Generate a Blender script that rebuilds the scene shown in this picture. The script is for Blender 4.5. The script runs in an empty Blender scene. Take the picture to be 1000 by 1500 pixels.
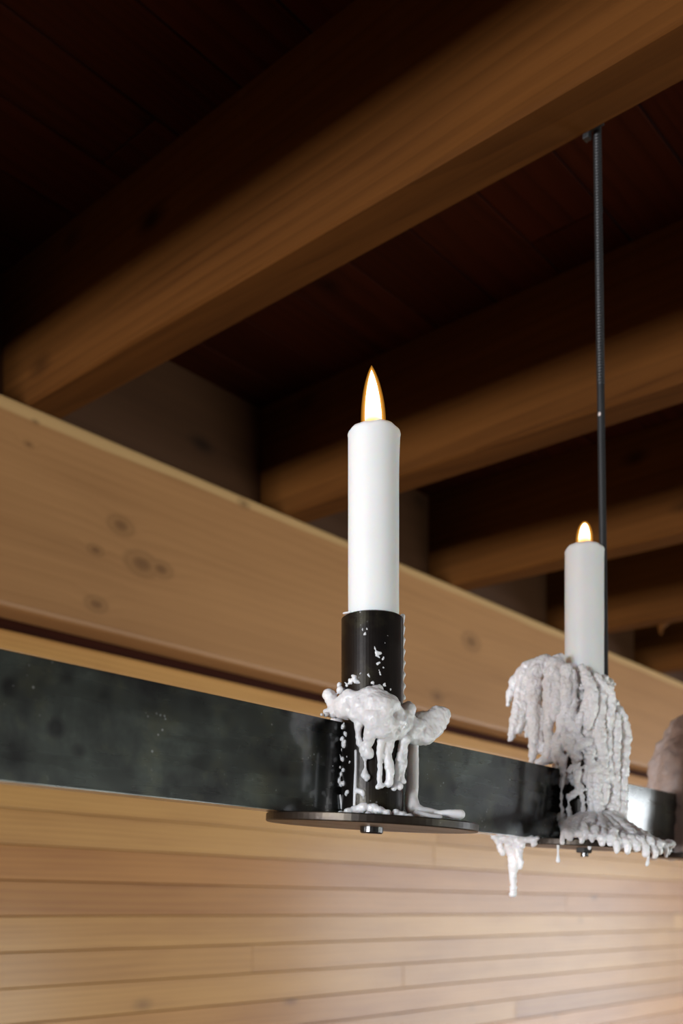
import bpy, bmesh, math, random
from mathutils import Vector, Matrix, noise

S = bpy.context.scene
COL = S.collection
RND = random.Random(7)

# ------------------------------------------------------------------ frame of reference
# u runs along the chandelier bar, v away from the windows towards the board wall, z up from eye height.
D = 0.03                      # one candle diameter in metres
EYE = 1.75
F = 1440.0                    # focal length for a 1000 px wide frame
TH = math.radians(41.85)
SN, CS = math.sin(TH), math.cos(TH)
K = 1.047                     # room scale against the chandelier

def W(u, v, z):
    return Vector((-v * D, u * D, EYE + z * D))

def uv_of(px, Z):
    X = (px - 500.0) / F * Z
    return SN * X + CS * Z, SN * Z - CS * X

def P(px, py, Z):
    """sight line px,py at depth Z (in candle diameters)"""
    u, v = uv_of(px, Z)
    return W(u, v, (1335.0 - py) / F * Z)

def R(rpx, Z):
    return rpx / F * Z * D

# ------------------------------------------------------------------ object helpers
def tag(o, label, cat, group=None, kind=None):
    if label: o['label'] = label
    if cat: o['category'] = cat
    if group: o['group'] = group
    if kind: o['kind'] = kind
    return o

def obj(name, bm, mat, parent=None, smooth=False, loc=None):
    """link bm (world coordinates) as one mesh object whose origin is loc"""
    me = bpy.data.meshes.new(name)
    if loc is not None:
        bmesh.ops.translate(bm, verts=bm.verts, vec=-Vector(loc))
    bmesh.ops.recalc_face_normals(bm, faces=bm.faces)
    bm.to_mesh(me); bm.free()
    o = bpy.data.objects.new(name, me)
    COL.objects.link(o)
    if loc is not None: o.location = loc
    me.materials.append(mat)
    if smooth:
        for p in me.polygons: p.use_smooth = True
    if parent is not None:
        attach(o, parent)
    return o

def attach(o, parent):
    o.parent = parent
    o.matrix_parent_inverse = Matrix.Translation(-abs_loc(parent))

def abs_loc(o):
    v = Vector(o.location)
    return v if o.parent is None else v

def empty(name, loc):
    o = bpy.data.objects.new(name, None)
    o.empty_display_size = 0.05
    o.location = loc
    COL.objects.link(o)
    return o

def add_box(bm, lo, hi, bevel=0.0):
    r = bmesh.ops.create_cube(bm, size=1.0)
    vs = r['verts']
    c = [(a + b) / 2 for a, b in zip(lo, hi)]
    s = [abs(b - a) for a, b in zip(lo, hi)]
    for v in vs:
        v.co = Vector((v.co.x * s[0] + c[0], v.co.y * s[1] + c[1], v.co.z * s[2] + c[2]))
    if bevel:
        es = list({e for v in vs for e in v.link_edges})
        g = bmesh.ops.bevel(bm, geom=es, offset=bevel, segments=2, affect='EDGES', profile=0.6)
        vs = list({v for v in g['verts']} | {v for v in vs if v.is_valid})
    return vs

def add_lathe(bm, prof, center, seg=48, wob=None, close_top=True, close_bot=True):
    rings = []
    for (r, z) in prof:
        ring = []
        for i in range(seg):
            a = 2 * math.pi * i / seg
            dr, dz = wob(a, r, z) if wob else (0, 0)
            ring.append(bm.verts.new((center[0] + (r + dr) * math.cos(a), center[1] + (r + dr) * math.sin(a), center[2] + z + dz)))
        rings.append(ring)
    for A, B in zip(rings, rings[1:]):
        for i in range(seg):
            j = (i + 1) % seg
            bm.faces.new((A[i], A[j], B[j], B[i]))
    if close_bot: bm.faces.new(rings[0][::-1])
    if close_top: bm.faces.new(rings[-1])
    return rings

def add_tube(bm, pts, rad, seg=16):
    rings = []
    n = len(pts)
    for i, p in enumerate(pts):
        t = (pts[min(i + 1, n - 1)] - pts[max(i - 1, 0)]).normalized()
        a = t.cross(Vector((0.3, 1, 0.1))).normalized(); b = t.cross(a).normalized()
        r = rad[i] if isinstance(rad, (list, tuple)) else rad
        rings.append([bm.verts.new(p + a * (r * math.cos(2 * math.pi * k / seg)) + b * (r * math.sin(2 * math.pi * k / seg))) for k in range(seg)])
    for A, B in zip(rings, rings[1:]):
        for i in range(seg):
            j = (i + 1) % seg
            bm.faces.new((A[i], A[j], B[j], B[i]))
    bm.faces.new(rings[0][::-1]); bm.faces.new(rings[-1])

# ------------------------------------------------------------------ materials
class NT:
    def __init__(s, name):
        s.m = bpy.data.materials.new(name); s.m.use_nodes = True
        s.t = s.m.node_tree; s.t.nodes.clear()
        s.out = s.t.nodes.new('ShaderNodeOutputMaterial')
    def n(s, typ, **kw):
        nd = s.t.nodes.new(typ)
        for k, v in kw.items(): setattr(nd, k, v)
        return nd
    def l(s, a, b): s.t.links.new(a, b)
    def math(s, op, a, b=None, clamp=False):
        nd = s.n('ShaderNodeMath', operation=op); nd.use_clamp = clamp
        for i, x in enumerate((a, b)):
            if x is None: continue
            if isinstance(x, (int, float)): nd.inputs[i].default_value = x
            else: s.l(x, nd.inputs[i])
        return nd.outputs[0]
    def vmath(s, op, a, b=None):
        nd = s.n('ShaderNodeVectorMath', operation=op)
        for i, x in enumerate((a, b)):
            if x is None: continue
            if isinstance(x, (tuple, list, Vector)): nd.inputs[i].default_value = x
            else: s.l(x, nd.inputs[i])
        return nd.outputs['Value'] if op in ('DISTANCE', 'LENGTH', 'DOT_PRODUCT') else nd.outputs[0]
    def mix(s, fac, a, b, mode='MIX'):
        nd = s.n('ShaderNodeMix', data_type='RGBA', blend_type=mode)
        for sock, x in ((nd.inputs[0], fac), (nd.inputs[6], a), (nd.inputs[7], b)):
            if isinstance(x, (int, float)): sock.default_value = x
            elif isinstance(x, (tuple, list)): sock.default_value = (*x, 1.0) if len(x) == 3 else x
            else: s.l(x, sock)
        return nd.outputs[2]
    def ramp(s, fac, stops):
        nd = s.n('ShaderNodeValToRGB')
        cr = nd.color_ramp
        while len(cr.elements) > 1: cr.elements.remove(cr.elements[-1])
        cr.elements[0].position = stops[0][0]
        def c4(c): return (c, c, c, 1) if isinstance(c, (int, float)) else (*c, 1)
        cr.elements[0].color = c4(stops[0][1])
        for p, c in stops[1:]:
            e = cr.elements.new(p); e.color = c4(c)
        s.l(fac, nd.inputs[0])
        return nd.outputs[0]
    def noise(s, vec, scale, detail=4, rough=0.5, dist=0.0):
        nd = s.n('ShaderNodeTexNoise'); nd.inputs['Scale'].default_value = scale
        nd.inputs['Detail'].default_value = detail; nd.inputs['Roughness'].default_value = rough
        nd.inputs['Distortion'].default_value = dist
        s.l(vec, nd.inputs['Vector'])
        return nd.outputs[0]
    def principled(s, **kw):
        b = s.n('ShaderNodeBsdfPrincipled')
        for k, v in kw.items():
            sock = b.inputs[k.replace('_', ' ')]
            if isinstance(v, (int, float)): sock.default_value = v
            elif isinstance(v, (tuple, list)): sock.default_value = (*v, 1.0) if (len(v) == 3 and sock.type == 'RGBA') else v
            else: s.l(v, sock)
        s.l(b.outputs[0], s.out.inputs[0])
        return b
    def bump(s, h, strength, dist):
        nd = s.n('ShaderNodeBump'); nd.inputs['Strength'].default_value = strength
        nd.inputs['Distance'].default_value = dist
        s.l(h, nd.inputs['Height'])
        return nd.outputs[0]

def wood(name, light, dark, axis, rough=0.45, coat=0.0, coat_rough=0.3, seed_attr=False, knots=(), sap=None, ring=9.0,
         knot_scale=7.0, mottle=0.9, streak=0.5, spec=0.3):
    """axis: 0/1/2, the direction the grain runs. knots: (position, radius) in object coordinates"""
    t = NT(name)
    co = t.n('ShaderNodeTexCoord').outputs['Object']
    oi = t.n('ShaderNodeObjectInfo').outputs['Random']
    off = t.n('ShaderNodeCombineXYZ')
    for i in range(3): t.l(t.math('MULTIPLY', oi, 3.7 + i * 1.9), off.inputs[i])
    base = t.vmath('ADD', co, off.outputs[0])
    if seed_attr:
        at = t.n('ShaderNodeAttribute'); at.attribute_name = 'seed'
        base = t.vmath('ADD', base, t.vmath('MULTIPLY', at.outputs['Vector'], (9.0, 7.0, 11.0)))
    def stretch(a, b):
        sc = [b, b, b]; sc[axis] = a
        return t.vmath('MULTIPLY', base, tuple(sc))
    wob = t.noise(stretch(1.1, 5), 1.0, 3, 0.5)
    # warp around explicit knots
    kn_fac = None; kn_warp = None
    for (kp, kr) in knots:
        sc = [1.0, 1.0, 1.0]; sc[axis] = 0.6
        d = t.vmath('DISTANCE', t.vmath('MULTIPLY', co, tuple(sc)), tuple(p * q for p, q in zip(kp, sc)))
        d = t.math('DIVIDE', d, kr)
        core = t.math('SUBTRACT', 1.0, t.math('MULTIPLY', d, 0.75), True)
        rim = t.math('SUBTRACT', 1.0, t.math('MULTIPLY', d, 0.28), True)
        kn_fac = core if kn_fac is None else t.math('MAXIMUM', kn_fac, core)
        kn_warp = rim if kn_warp is None else t.math('MAXIMUM', kn_warp, rim)
    ringv = stretch(0.45, 5.5)
    sepr = t.n('ShaderNodeTexWave', wave_type='RINGS', rings_direction='XYZ'[axis], wave_profile='SAW')
    sepr.inputs['Scale'].default_value = ring
    sepr.inputs['Distortion'].default_value = 5.0
    sepr.inputs['Detail'].default_value = 3.0
    sepr.inputs['Detail Scale'].default_value = 0.8
    t.l(ringv, sepr.inputs['Vector'])
    if kn_warp is not None:
        ph = t.math('ADD', t.math('MULTIPLY', wob, 6.0), t.math('MULTIPLY', t.math('POWER', kn_warp, 2.0), 9.0))
    else:
        ph = t.math('MULTIPLY', wob, 6.0)
    t.l(ph, sepr.inputs['Phase Offset'])
    rings = sepr.outputs['Fac']
    fib = t.noise(stretch(5, 260), 1.0, 4, 0.6)
    fib2 = t.noise(stretch(2.2, 60), 1.0, 5, 0.6)
    big = t.noise(stretch(1.6, 9), 1.0, 4, 0.55)
    f = t.math('ADD', t.math('MULTIPLY', t.math('POWER', rings, 2.0), 0.34 * streak * 2), t.math('MULTIPLY', fib2, 0.55))
    f = t.math('ADD', f, t.math('MULTIPLY', t.math('SUBTRACT', fib, 0.5), 0.35))
    f = t.math('ADD', f, t.math('MULTIPLY', t.math('SUBTRACT', big, 0.5), mottle))
    mid = tuple((a * 0.6 + b * 0.4) for a, b in zip(light, dark))
    c = t.ramp(f, [(0.12, light), (0.5, mid), (0.95, dark)])
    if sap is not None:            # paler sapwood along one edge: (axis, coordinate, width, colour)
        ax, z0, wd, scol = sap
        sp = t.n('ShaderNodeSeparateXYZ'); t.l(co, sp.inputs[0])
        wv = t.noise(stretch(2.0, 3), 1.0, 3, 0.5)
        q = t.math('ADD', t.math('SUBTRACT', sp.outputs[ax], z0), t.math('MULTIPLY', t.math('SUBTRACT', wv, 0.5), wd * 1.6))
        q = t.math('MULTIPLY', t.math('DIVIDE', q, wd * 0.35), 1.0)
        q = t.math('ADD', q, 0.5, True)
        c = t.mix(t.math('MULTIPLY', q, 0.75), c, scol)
    if seed_attr:
        v = t.n('ShaderNodeSeparateXYZ'); t.l(at.outputs['Vector'], v.inputs[0])
        c = t.mix(t.ramp(v.outputs[0], [(0.0, 0.0), (1.0, 0.85)]), c, t.mix(1.0, c, (0.66, 0.54, 0.42), 'MULTIPLY'))
        c = t.mix(t.ramp(v.outputs[1], [(0.45, 0.0), (1.0, 0.55)]), c, t.mix(0.5, c, (0.95, 0.55, 0.35), 'MULTIPLY'))
    vor = t.n('ShaderNodeTexVoronoi'); vor.inputs['Scale'].default_value = knot_scale
    t.l(t.vmath('ADD', stretch(0.55, 1.0), (3.1, 1.7, 0.4)), vor.inputs['Vector'])
    kd = t.ramp(vor.outputs['Distance'], [(0.035, 1.0), (0.09, 0.35), (0.14, 0.0)])
    kcol = tuple(x * 0.30 for x in dark)
    c = t.mix(t.math('MULTIPLY', kd, 0.8), c, kcol)
    if kn_fac is not None:
        kb = t.ramp(kn_fac, [(0.0, 0.0), (0.25, 0.45), (0.45, 0.25), (0.7, 0.8), (1.0, 0.95)])
        c = t.mix(t.math('MULTIPLY', kb, 0.72), c, tuple(x * 0.45 for x in dark))
    h = t.math('ADD', t.math('MULTIPLY', fib, 0.5), t.math('MULTIPLY', fib2, 0.6))
    b = t.principled(Base_Color=c, Roughness=rough, Normal=t.bump(h, 0.25, 0.0015))
    b.inputs['Coat Weight'].default_value = coat
    b.inputs['Coat Roughness'].default_value = coat_rough
    b.inputs['Specular IOR Level'].default_value = spec
    return t.m

def wax_mat(name, col, sss=0.6, rough=0.35):
    t = NT(name)
    co = t.n('ShaderNodeTexCoord').outputs['Object']
    n1 = t.noise(co, 60, 4, 0.55)
    n2 = t.noise(co, 380, 3, 0.5)
    c = t.mix(t.ramp(n1, [(0.40, 0.0), (0.75, 0.55)]), col, tuple(x * y for x, y in zip(col, (0.84, 0.80, 0.74))))
    b = t.principled(Base_Color=c, Roughness=t.ramp(n1, [(0.3, rough - 0.1), (0.7, rough + 0.15)]), Normal=t.bump(t.math('ADD', n1, t.math('MULTIPLY', n2, 0.3)), 0.35, 0.0012))
    b.inputs['Subsurface Weight'].default_value = sss
    b.inputs['Subsurface Radius'].default_value = (1.0, 0.75, 0.6)
    b.inputs['Subsurface Scale'].default_value = 0.006
    return t.m

def candle_mat():
    t = NT('stearin_candle')
    co = t.n('ShaderNodeTexCoord').outputs['Object']
    n1 = t.noise(co, 55, 2, 0.5)
    c = t.ramp(n1, [(0.3, (0.80, 0.825, 0.83)), (0.7, (0.83, 0.845, 0.84))])
    b = t.principled(Base_Color=c, Roughness=0.38, Normal=t.bump(n1, 0.06, 0.001))
    b.inputs['Subsurface Weight'].default_value = 0.7
    b.inputs['Subsurface Radius'].default_value = (1.0, 0.6, 0.4)
    b.inputs['Subsurface Scale'].default_value = 0.012
    return t.m

def steel_mat(name, patina=True, rough=0.33, coat=0.0, lo=(0.010, 0.011, 0.012), hi=(0.115, 0.135, 0.118)):
    t = NT(name)
    co = t.n('ShaderNodeTexCoord').outputs['Object']
    n1 = t.noise(co, 13, 5, 0.6, 0.4)
    n2 = t.noise(t.vmath('MULTIPLY', co, (60, 8, 60)), 1.0, 4, 0.6)
    n3 = t.noise(co, 45, 4, 0.6)
    f = t.math('ADD', t.math('MULTIPLY', n1, 0.75), t.math('MULTIPLY', n3, 0.3))
    c = t.ramp(f, [(0.44, lo), (0.58, tuple(a * .65 + b * .35 for a, b in zip(lo, hi))), (0.72, hi)])
    if patina:
        c = t.mix(t.ramp(n3, [(0.52, 0.0), (0.72, 0.5)]), c, (0.075, 0.070, 0.035))
    vor = t.n('ShaderNodeTexVoronoi'); vor.inputs['Scale'].default_value = 42
    t.l(t.vmath('ADD', co, t.vmath('MULTIPLY', t.n('ShaderNodeTexCoord').outputs['Object'], (0, 0, 0))), vor.inputs['Vector'])
    spot = t.ramp(vor.outputs['Distance'], [(0.10, 1.0), (0.24, 0.0)])
    c = t.mix(t.math('MULTIPLY', spot, t.ramp(n1, [(0.42, 0.0), (0.55, 0.85)])), c, (0.008, 0.008, 0.010))
    v2 = t.n('ShaderNodeTexVoronoi'); v2.inputs['Scale'].default_value = 260
    t.l(co, v2.inputs['Vector'])
    fleck = t.math('MULTIPLY', t.ramp(v2.outputs['Distance'], [(0.10, 1.0), (0.2, 0.0)]), t.ramp(n3, [(0.56, 0.0), (0.66, 1.0)]))
    c = t.mix(fleck, c, (0.30, 0.31, 0.32))
    rg = t.math('ADD', t.math('MULTIPLY', n2, 0.22), rough - 0.1)
    b = t.principled(Base_Color=c, Metallic=0.55, Roughness=rg, Normal=t.bump(t.math('ADD', n2, n3), 0.12, 0.0006))
    b.inputs['Specular IOR Level'].default_value = 0.5
    b.inputs['Coat Weight'].default_value = coat; b.inputs['Coat Roughness'].default_value = 0.10
    return t.m

def simple(name, col, rough=0.5, metal=0.0, nscale=40):
    t = NT(name)
    co = t.n('ShaderNodeTexCoord').outputs['Object']
    n = t.noise(co, nscale, 3, 0.5)
    c = t.ramp(n, [(0.3, tuple(x * 0.85 for x in col)), (0.7, col)])
    t.principled(Base_Color=c, Roughness=rough, Metallic=metal)
    return t.m

def flame_core_mat():
    t = NT('flame_core')
    co = t.n('ShaderNodeTexCoord').outputs['Object']
    sp = t.n('ShaderNodeSeparateXYZ'); t.l(co, sp.inputs[0])
    k = t.math('DIVIDE', sp.outputs[2], 0.030)
    col = t.ramp(k, [(0.0, (0.9, 0.32, 0.10)), (0.18, (1.0, 0.45, 0.16)), (0.34, (1.0, 0.78, 0.42)), (1.0, (1.0, 0.82, 0.46))])
    st = t.ramp(k, [(0.0, 0.05), (0.18, 0.14), (0.34, 0.9), (0.5, 1.0)])
    e = t.n('ShaderNodeEmission'); t.l(col, e.inputs[0]); t.l(t.math('MULTIPLY', st, 6.5), e.inputs[1])
    t.l(e.outputs[0], t.out.inputs[0])
    return t.m

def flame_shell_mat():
    t = NT('flame_glow_shell')
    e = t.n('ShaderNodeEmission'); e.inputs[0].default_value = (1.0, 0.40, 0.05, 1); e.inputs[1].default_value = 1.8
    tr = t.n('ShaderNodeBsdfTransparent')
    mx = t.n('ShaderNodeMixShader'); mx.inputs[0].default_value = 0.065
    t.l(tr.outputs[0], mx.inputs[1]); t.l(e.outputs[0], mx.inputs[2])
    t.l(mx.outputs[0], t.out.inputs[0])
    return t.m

def pane_mat():
    t = NT('window_glass')
    tr = t.n('ShaderNodeBsdfTransparent'); g = t.n('ShaderNodeBsdfGlossy'); g.inputs['Roughness'].default_value = 0.02
    mx = t.n('ShaderNodeMixShader'); mx.inputs[0].default_value = 0.06
    t.l(tr.outputs[0], mx.inputs[1]); t.l(g.outputs[0], mx.inputs[2]); t.l(mx.outputs[0], t.out.inputs[0])
    return t.m

# ------------------------------------------------------------------ room numbers (in D, chandelier frame)
def k(x): return x * K
SLOPE = 0.032
def joist_z(v): return k(20.4) + SLOPE * (v - k(12.25))       # underside of the joists
V_BEAM = k(37.2); V_BEAM_BACK = k(39.0); V_WALL = k(39.4)
Z_BEAM0, Z_BEAM1 = k(12.55), k(21.2)
JW, JH = k(1.68), k(6.3)
J_FAR = k(23.55); J_STEP = k(15.25)
V_R = -60.0                                                   # window wall behind the photographer's right
U_B, U_F = -150.0, 350.0

M_beam = wood('pine_beam', (0.46, 0.25, 0.105), (0.25, 0.118, 0.042), 1, rough=0.5, coat=0.08, coat_rough=0.35,
              knots=[((0.0, -0.0, 0.0), 0.001)], ring=5.0)
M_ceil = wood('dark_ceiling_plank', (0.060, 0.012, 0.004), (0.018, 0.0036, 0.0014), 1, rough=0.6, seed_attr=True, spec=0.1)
M_joist = wood('shade_toned_joist', (0.118, 0.043, 0.0085), (0.036, 0.0108, 0.0018), 0, rough=0.75, ring=4.0, streak=0.28, spec=0.08, mottle=1.3)  # same wood as the beam, the joists' shade put into a darker colour
M_wall = wood('varnished_board', (0.54, 0.285, 0.083), (0.29, 0.112, 0.027), 1, rough=0.5, coat=0.36, coat_rough=0.2, streak=0.5, mottle=1.5, seed_attr=True, ring=7.0, knot_scale=9.0)
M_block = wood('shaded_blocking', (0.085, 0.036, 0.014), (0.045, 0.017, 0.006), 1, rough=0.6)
M_floor = wood('floor_board', (0.07, 0.035, 0.017), (0.04, 0.02, 0.01), 1, rough=0.5, seed_attr=True)
M_plaster = simple('room_plaster', (0.10, 0.07, 0.05), 0.8)
M_frame = simple('window_frame_paint', (0.10, 0.07, 0.05), 0.5)
M_pane = pane_mat()
M_steel = steel_mat('blackened_steel', True, 0.27, 1.0)
M_tube = steel_mat('dark_pipe_steel', True, 0.30, 0.3, (0.012, 0.010, 0.009), (0.045, 0.038, 0.035))
M_plate = steel_mat('rusty_plate_steel', True, 0.36, 0.0, (0.014, 0.011, 0.009), (0.075, 0.055, 0.040))
M_rod = simple('rod_steel', (0.035, 0.036, 0.038), 0.5, 0.5)
M_bolt = simple('bolt_steel', (0.10, 0.10, 0.10), 0.25, 0.9)
M_candle = candle_mat()
M_wax = wax_mat('hardened_wax', (0.90, 0.885, 0.90), 0.45, 0.33)
M_waxdim = wax_mat('dimmed_wax', (0.62, 0.52, 0.49), 0.4, 0.5)  # far mound's shade, plus slight dirt, put into a darker wax colour
M_wick = simple('charred_wick', (0.02, 0.014, 0.01), 0.9)
M_core = flame_core_mat(); M_shell = flame_shell_mat()

# ------------------------------------------------------------------ setting
def seeded_boxes(boxes, bevel, tones=None):
    bm = bmesh.new()
    lay = bm.verts.layers.float_vector.new('seed')
    for bi, (lo, hi) in enumerate(boxes):
        add_box(bm, lo, hi, bevel)
        bm.verts.ensure_lookup_table()
        sd = Vector((RND.random(), RND.random(), RND.random()))
        if tones and tones[bi]:
            a, b = tones[bi]; sd = Vector((a + 0.15 * (sd.x - 0.5), b + 0.15 * (sd.y - 0.5), sd.z))
        for v in bm.verts:
            if v[lay].length == 0.0: v[lay] = sd
    return bm

XW = -V_WALL * D
XR = -V_R * D
YB, YF = U_B * D, U_F * D

def structure(name, bm, mat, loc=None):
    o = obj(name, bm, mat, loc=loc); o['kind'] = 'structure'; return o

# board wall
rows = []
bh = k(1.58) * D
z_top = EYE + k(12.1) * D
z = z_top - 0.9 * D * K
TONE = {3: (.12, .45), 4: (.05, .15), 5: (.62, .9), 6: (.72, .8), 7: (.15, .25), 8: (.45, .35), 9: (.3, .2), 10: (.5, .6)}     # each course of boards has its own tone
tones = []; row = 0
zz = EYE + (1335 - 1182.5) / 1440 * 42.6 * K * D + bh * 4
boxes = []
while zz > -bh:
    y = YB - RND.uniform(0, 1.0)
    while y < YF:
        L = RND.uniform(1.4, 3.4)
        if zz > 0 and min(zz, z_top) > max(0.0, zz - bh + 0.0008) + 0.004:
            tones.append(TONE.get(row))
            boxes.append(((XW - 0.02, y, max(0.0, zz - bh + 0.0008)), (XW, min(y + L, YF) - 0.0005, min(zz, z_top))))
        y += L
    zz -= bh; row += 1
o = structure('wall_left', seeded_boxes(boxes, 0.0011, tones), M_wall)
tag(o, 'wall of narrow varnished pine boards below the long beam', 'wall')
bm = bmesh.new()
add_box(bm, (XW, YB, EYE + k(11.15) * D), (XW + 0.016, YF, EYE + k(12.1) * D), 0.003)
o = structure('trim_1', bm, M_wall); tag(o, 'slim pine strip in the shadow gap under the long beam', 'trim')
o.data.attributes.new('seed', 'FLOAT_VECTOR', 'POINT')
bm = bmesh.new(); add_box(bm, (XW - 0.06, YB, 0), (XW - 0.022, YF, EYE + 1.1)); o = structure('wall_backing', bm, M_ceil)  # dark plank wood puts the shade of the gap under the beam into colour
o.data.attributes.new('seed', 'FLOAT_VECTOR', 'POINT'); o.name = 'wall_outer'; tag(o, 'wall coloured dark for the gap shade, behind the joist ends', 'wall')

# floor
boxes = []
x = XW - 0.05
while x < XR:
    y = YB - RND.uniform(0, 2)
    while y < YF:
        L = RND.uniform(1.5, 3.0)
        boxes.append(((x, y, -0.03), (x + 0.139, y + L - 0.001, 0.0))); y += L
    x += 0.14
o = structure('floor', seeded_boxes(boxes, 0.001), M_floor); tag(o, 'dark wooden plank floor', 'floor')

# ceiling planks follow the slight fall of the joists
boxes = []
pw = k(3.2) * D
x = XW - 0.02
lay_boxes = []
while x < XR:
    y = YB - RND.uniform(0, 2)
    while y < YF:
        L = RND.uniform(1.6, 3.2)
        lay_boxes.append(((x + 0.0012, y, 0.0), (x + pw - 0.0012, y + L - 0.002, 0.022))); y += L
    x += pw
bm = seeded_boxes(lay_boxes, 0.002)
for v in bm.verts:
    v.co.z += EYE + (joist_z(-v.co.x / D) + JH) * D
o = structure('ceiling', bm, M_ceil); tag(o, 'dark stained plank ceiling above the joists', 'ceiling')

# unseen walls with window openings
def wall_with_openings(name, axis, c0, c1, lo, hi, ztop, openings):
    """axis 0: wall plane across x (thickness c0..c1), runs along y; axis 1: across y, runs along x"""
    bm = bmesh.new()
    def bx(a0, a1, z0, z1):
        if a1 - a0 < 1e-4 or z1 - z0 < 1e-4: return
        if axis == 0: add_box(bm, (c0, a0, z0), (c1, a1, z1))
        else: add_box(bm, (a0, c0, z0), (a1, c1, z1))
    a = lo
    for (a0, a1, z0, z1) in openings:
        bx(a, a0, 0, ztop); bx(a0, a1, 0, z0); bx(a0, a1, z1, ztop); a = a1
    bx(a, hi, 0, ztop)
    return structure(name, bm, M_plaster)

win_n = [0]
def window(axis, c0, c1, a0, a1, z0, z1, color, power, nmull):
    win_n[0] += 1
    fr = bmesh.new(); cm = (c0 + c1) / 2; t = 0.045
    def bx(bm, p0, p1, q0, q1, th):
        if axis == 0: add_box(bm, (cm - th, p0, q0), (cm + th, p1, q1), 0.003 if th > 0.01 else 0)
        else: add_box(bm, (p0, cm - th, q0), (p1, cm + th, q1), 0.003 if th > 0.01 else 0)
    bx(fr, a0, a1, z0, z0 + t, 0.03); bx(fr, a0, a1, z1 - t, z1, 0.03)
    for i in range(nmull + 2):
        p = a0 + (a1 - a0 - t) * i / (nmull + 1)
        bx(fr, p, p + t, z0 + t, z1 - t, 0.028)
    o = obj('window_%d' % win_n[0], fr, M_frame); o['kind'] = 'structure'
    pn = bmesh.new(); bx(pn, a0 + t / 2, a1 - t / 2, z0 + t / 2, z1 - t / 2, 0.002)
    p = obj('window_pane', pn, M_pane, o)
    ld = bpy.data.lights.new('daylight_%d' % win_n[0], 'AREA'); ld.shape = 'RECTANGLE'
    ld.size = a1 - a0; ld.size_y = z1 - z0; ld.color = color; ld.energy = power
    lo = bpy.data.objects.new('daylight_%d' % win_n[0], ld); COL.objects.link(lo)
    am, zm = (a0 + a1) / 2, (z0 + z1) / 2
    if axis == 0:
        lo.location = (c1 + 0.03, am, zm); lo.rotation_euler = (math.radians(90), 0, math.radians(90))
    else:
        lo.location = (am, c0 - 0.03, zm); lo.rotation_euler = (math.radians(90), 0, 0) if False else (math.radians(-90), 0, math.radians(180))
    return o

ZT = EYE + (joist_z(V_R) + JH) * D
W1 = (4.5, 9.4, 0.05, 2.25); W2 = (1.2, 2.7, 0.30, 1.70); W3 = (-1.1, 0.5, 1.22, 2.05)
wr = wall_with_openings('wall_right', 0, XR, XR + 0.15, YB, YF, ZT + 0.02, sorted([W2, W1]))
wb = wall_with_openings('wall_back', 1, YB - 0.15, YB, XW - 0.06, XR + 0.15, ZT + 0.3, [W3])
wf = wall_with_openings('wall_front', 1, YF, YF + 0.15, XW - 0.06, XR + 0.15, ZT + 0.3, [])
COOL = (0.90, 0.95, 1.0)
window(0, XR, XR + 0.15, *W1, COOL, 300, 3)
window(0, XR, XR + 0.15, *W2, (0.95, 1.0, 0.93), 50, 2)
window(1, YB - 0.15, YB, *W3, (0.95, 0.97, 1.0), 330, 1)

# ------------------------------------------------------------------ long beam, joists, blocking
def beam_knots(lst):
    out = []
    for px, py, rp in lst:
        # where the sight line meets the beam face
        Z = V_BEAM / (SN - CS * (px - 500) / F)
        p = P(px, py, Z)
        out.append((p, R(rp, Z)))
    return out
beam_loc = W(20, (V_BEAM + V_BEAM_BACK) / 2, Z_BEAM0)
kn = [(p - beam_loc, r) for p, r in beam_knots([(177, 770, 13), (208, 826, 17), (236, 834, 12), (141, 885, 11), (52, 618, 4), (140, 806, 8), (858, 1010, 14), (640, 1020, 9), (357, 738, 7), (42, 651, 5), (690, 940, 13)])]
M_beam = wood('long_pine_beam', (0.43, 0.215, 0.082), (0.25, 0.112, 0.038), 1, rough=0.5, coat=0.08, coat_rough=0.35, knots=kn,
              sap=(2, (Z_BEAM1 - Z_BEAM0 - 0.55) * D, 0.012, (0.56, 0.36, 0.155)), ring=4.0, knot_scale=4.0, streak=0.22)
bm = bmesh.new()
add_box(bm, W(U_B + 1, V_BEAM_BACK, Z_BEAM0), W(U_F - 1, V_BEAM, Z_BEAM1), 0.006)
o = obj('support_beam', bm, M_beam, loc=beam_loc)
tag(o, 'long pale knotty pine beam carrying the joist ends above the board wall', 'beam', kind='thing')

def make_joist():
    bm = bmesh.new()
    v0, v1 = V_R + 0.2, k(39.75)
    n = 40
    secs = []
    for i in range(n + 1):
        v = v0 + (v1 - v0) * i / n
        zb = joist_z(v) * D
        secs.append((-v * D, zb))
    hw = JW * D / 2; c = 0.003
    prof = [(-hw, c), (-hw + c, 0), (hw - c, 0), (hw, c), (hw, JH * D - 0.001), (-hw, JH * D - 0.001)]
    rings = []
    for i, (x, zb) in enumerate(secs):
        rr = []
        for q, (yy, zl) in enumerate(prof):
            w = noise.noise(Vector((x * 6, q * 3.1, 0.4))) * 0.0014 if zl < 0.01 else 0
            rr.append(bm.verts.new((x, yy + w, zb + zl + w)))
        rings.append(rr)
    for A, B in zip(rings, rings[1:]):
        for i in range(6):
            j = (i + 1) % 6
            bm.faces.new((A[i], B[i], B[j], A[j]))
    bm.faces.new(rings[0]); bm.faces.new(rings[-1][::-1])
    return bm
JN = 9
jlabels = {1: 'wide rough-sawn ceiling joist crossing above both candles, where the black rod ends',
           2: 'ceiling joist passing behind the flame and top of the candle in the bare pipe',
           3: 'ceiling joist passing directly behind the small flame of the candle in thick wax',
           4: 'ceiling joist with a splinter hanging off its edge, right of the rod',
           5: 'last visible ceiling joist, low beside the beam, beyond the one with the splinter'}
proto = None
JU = {}
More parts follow.
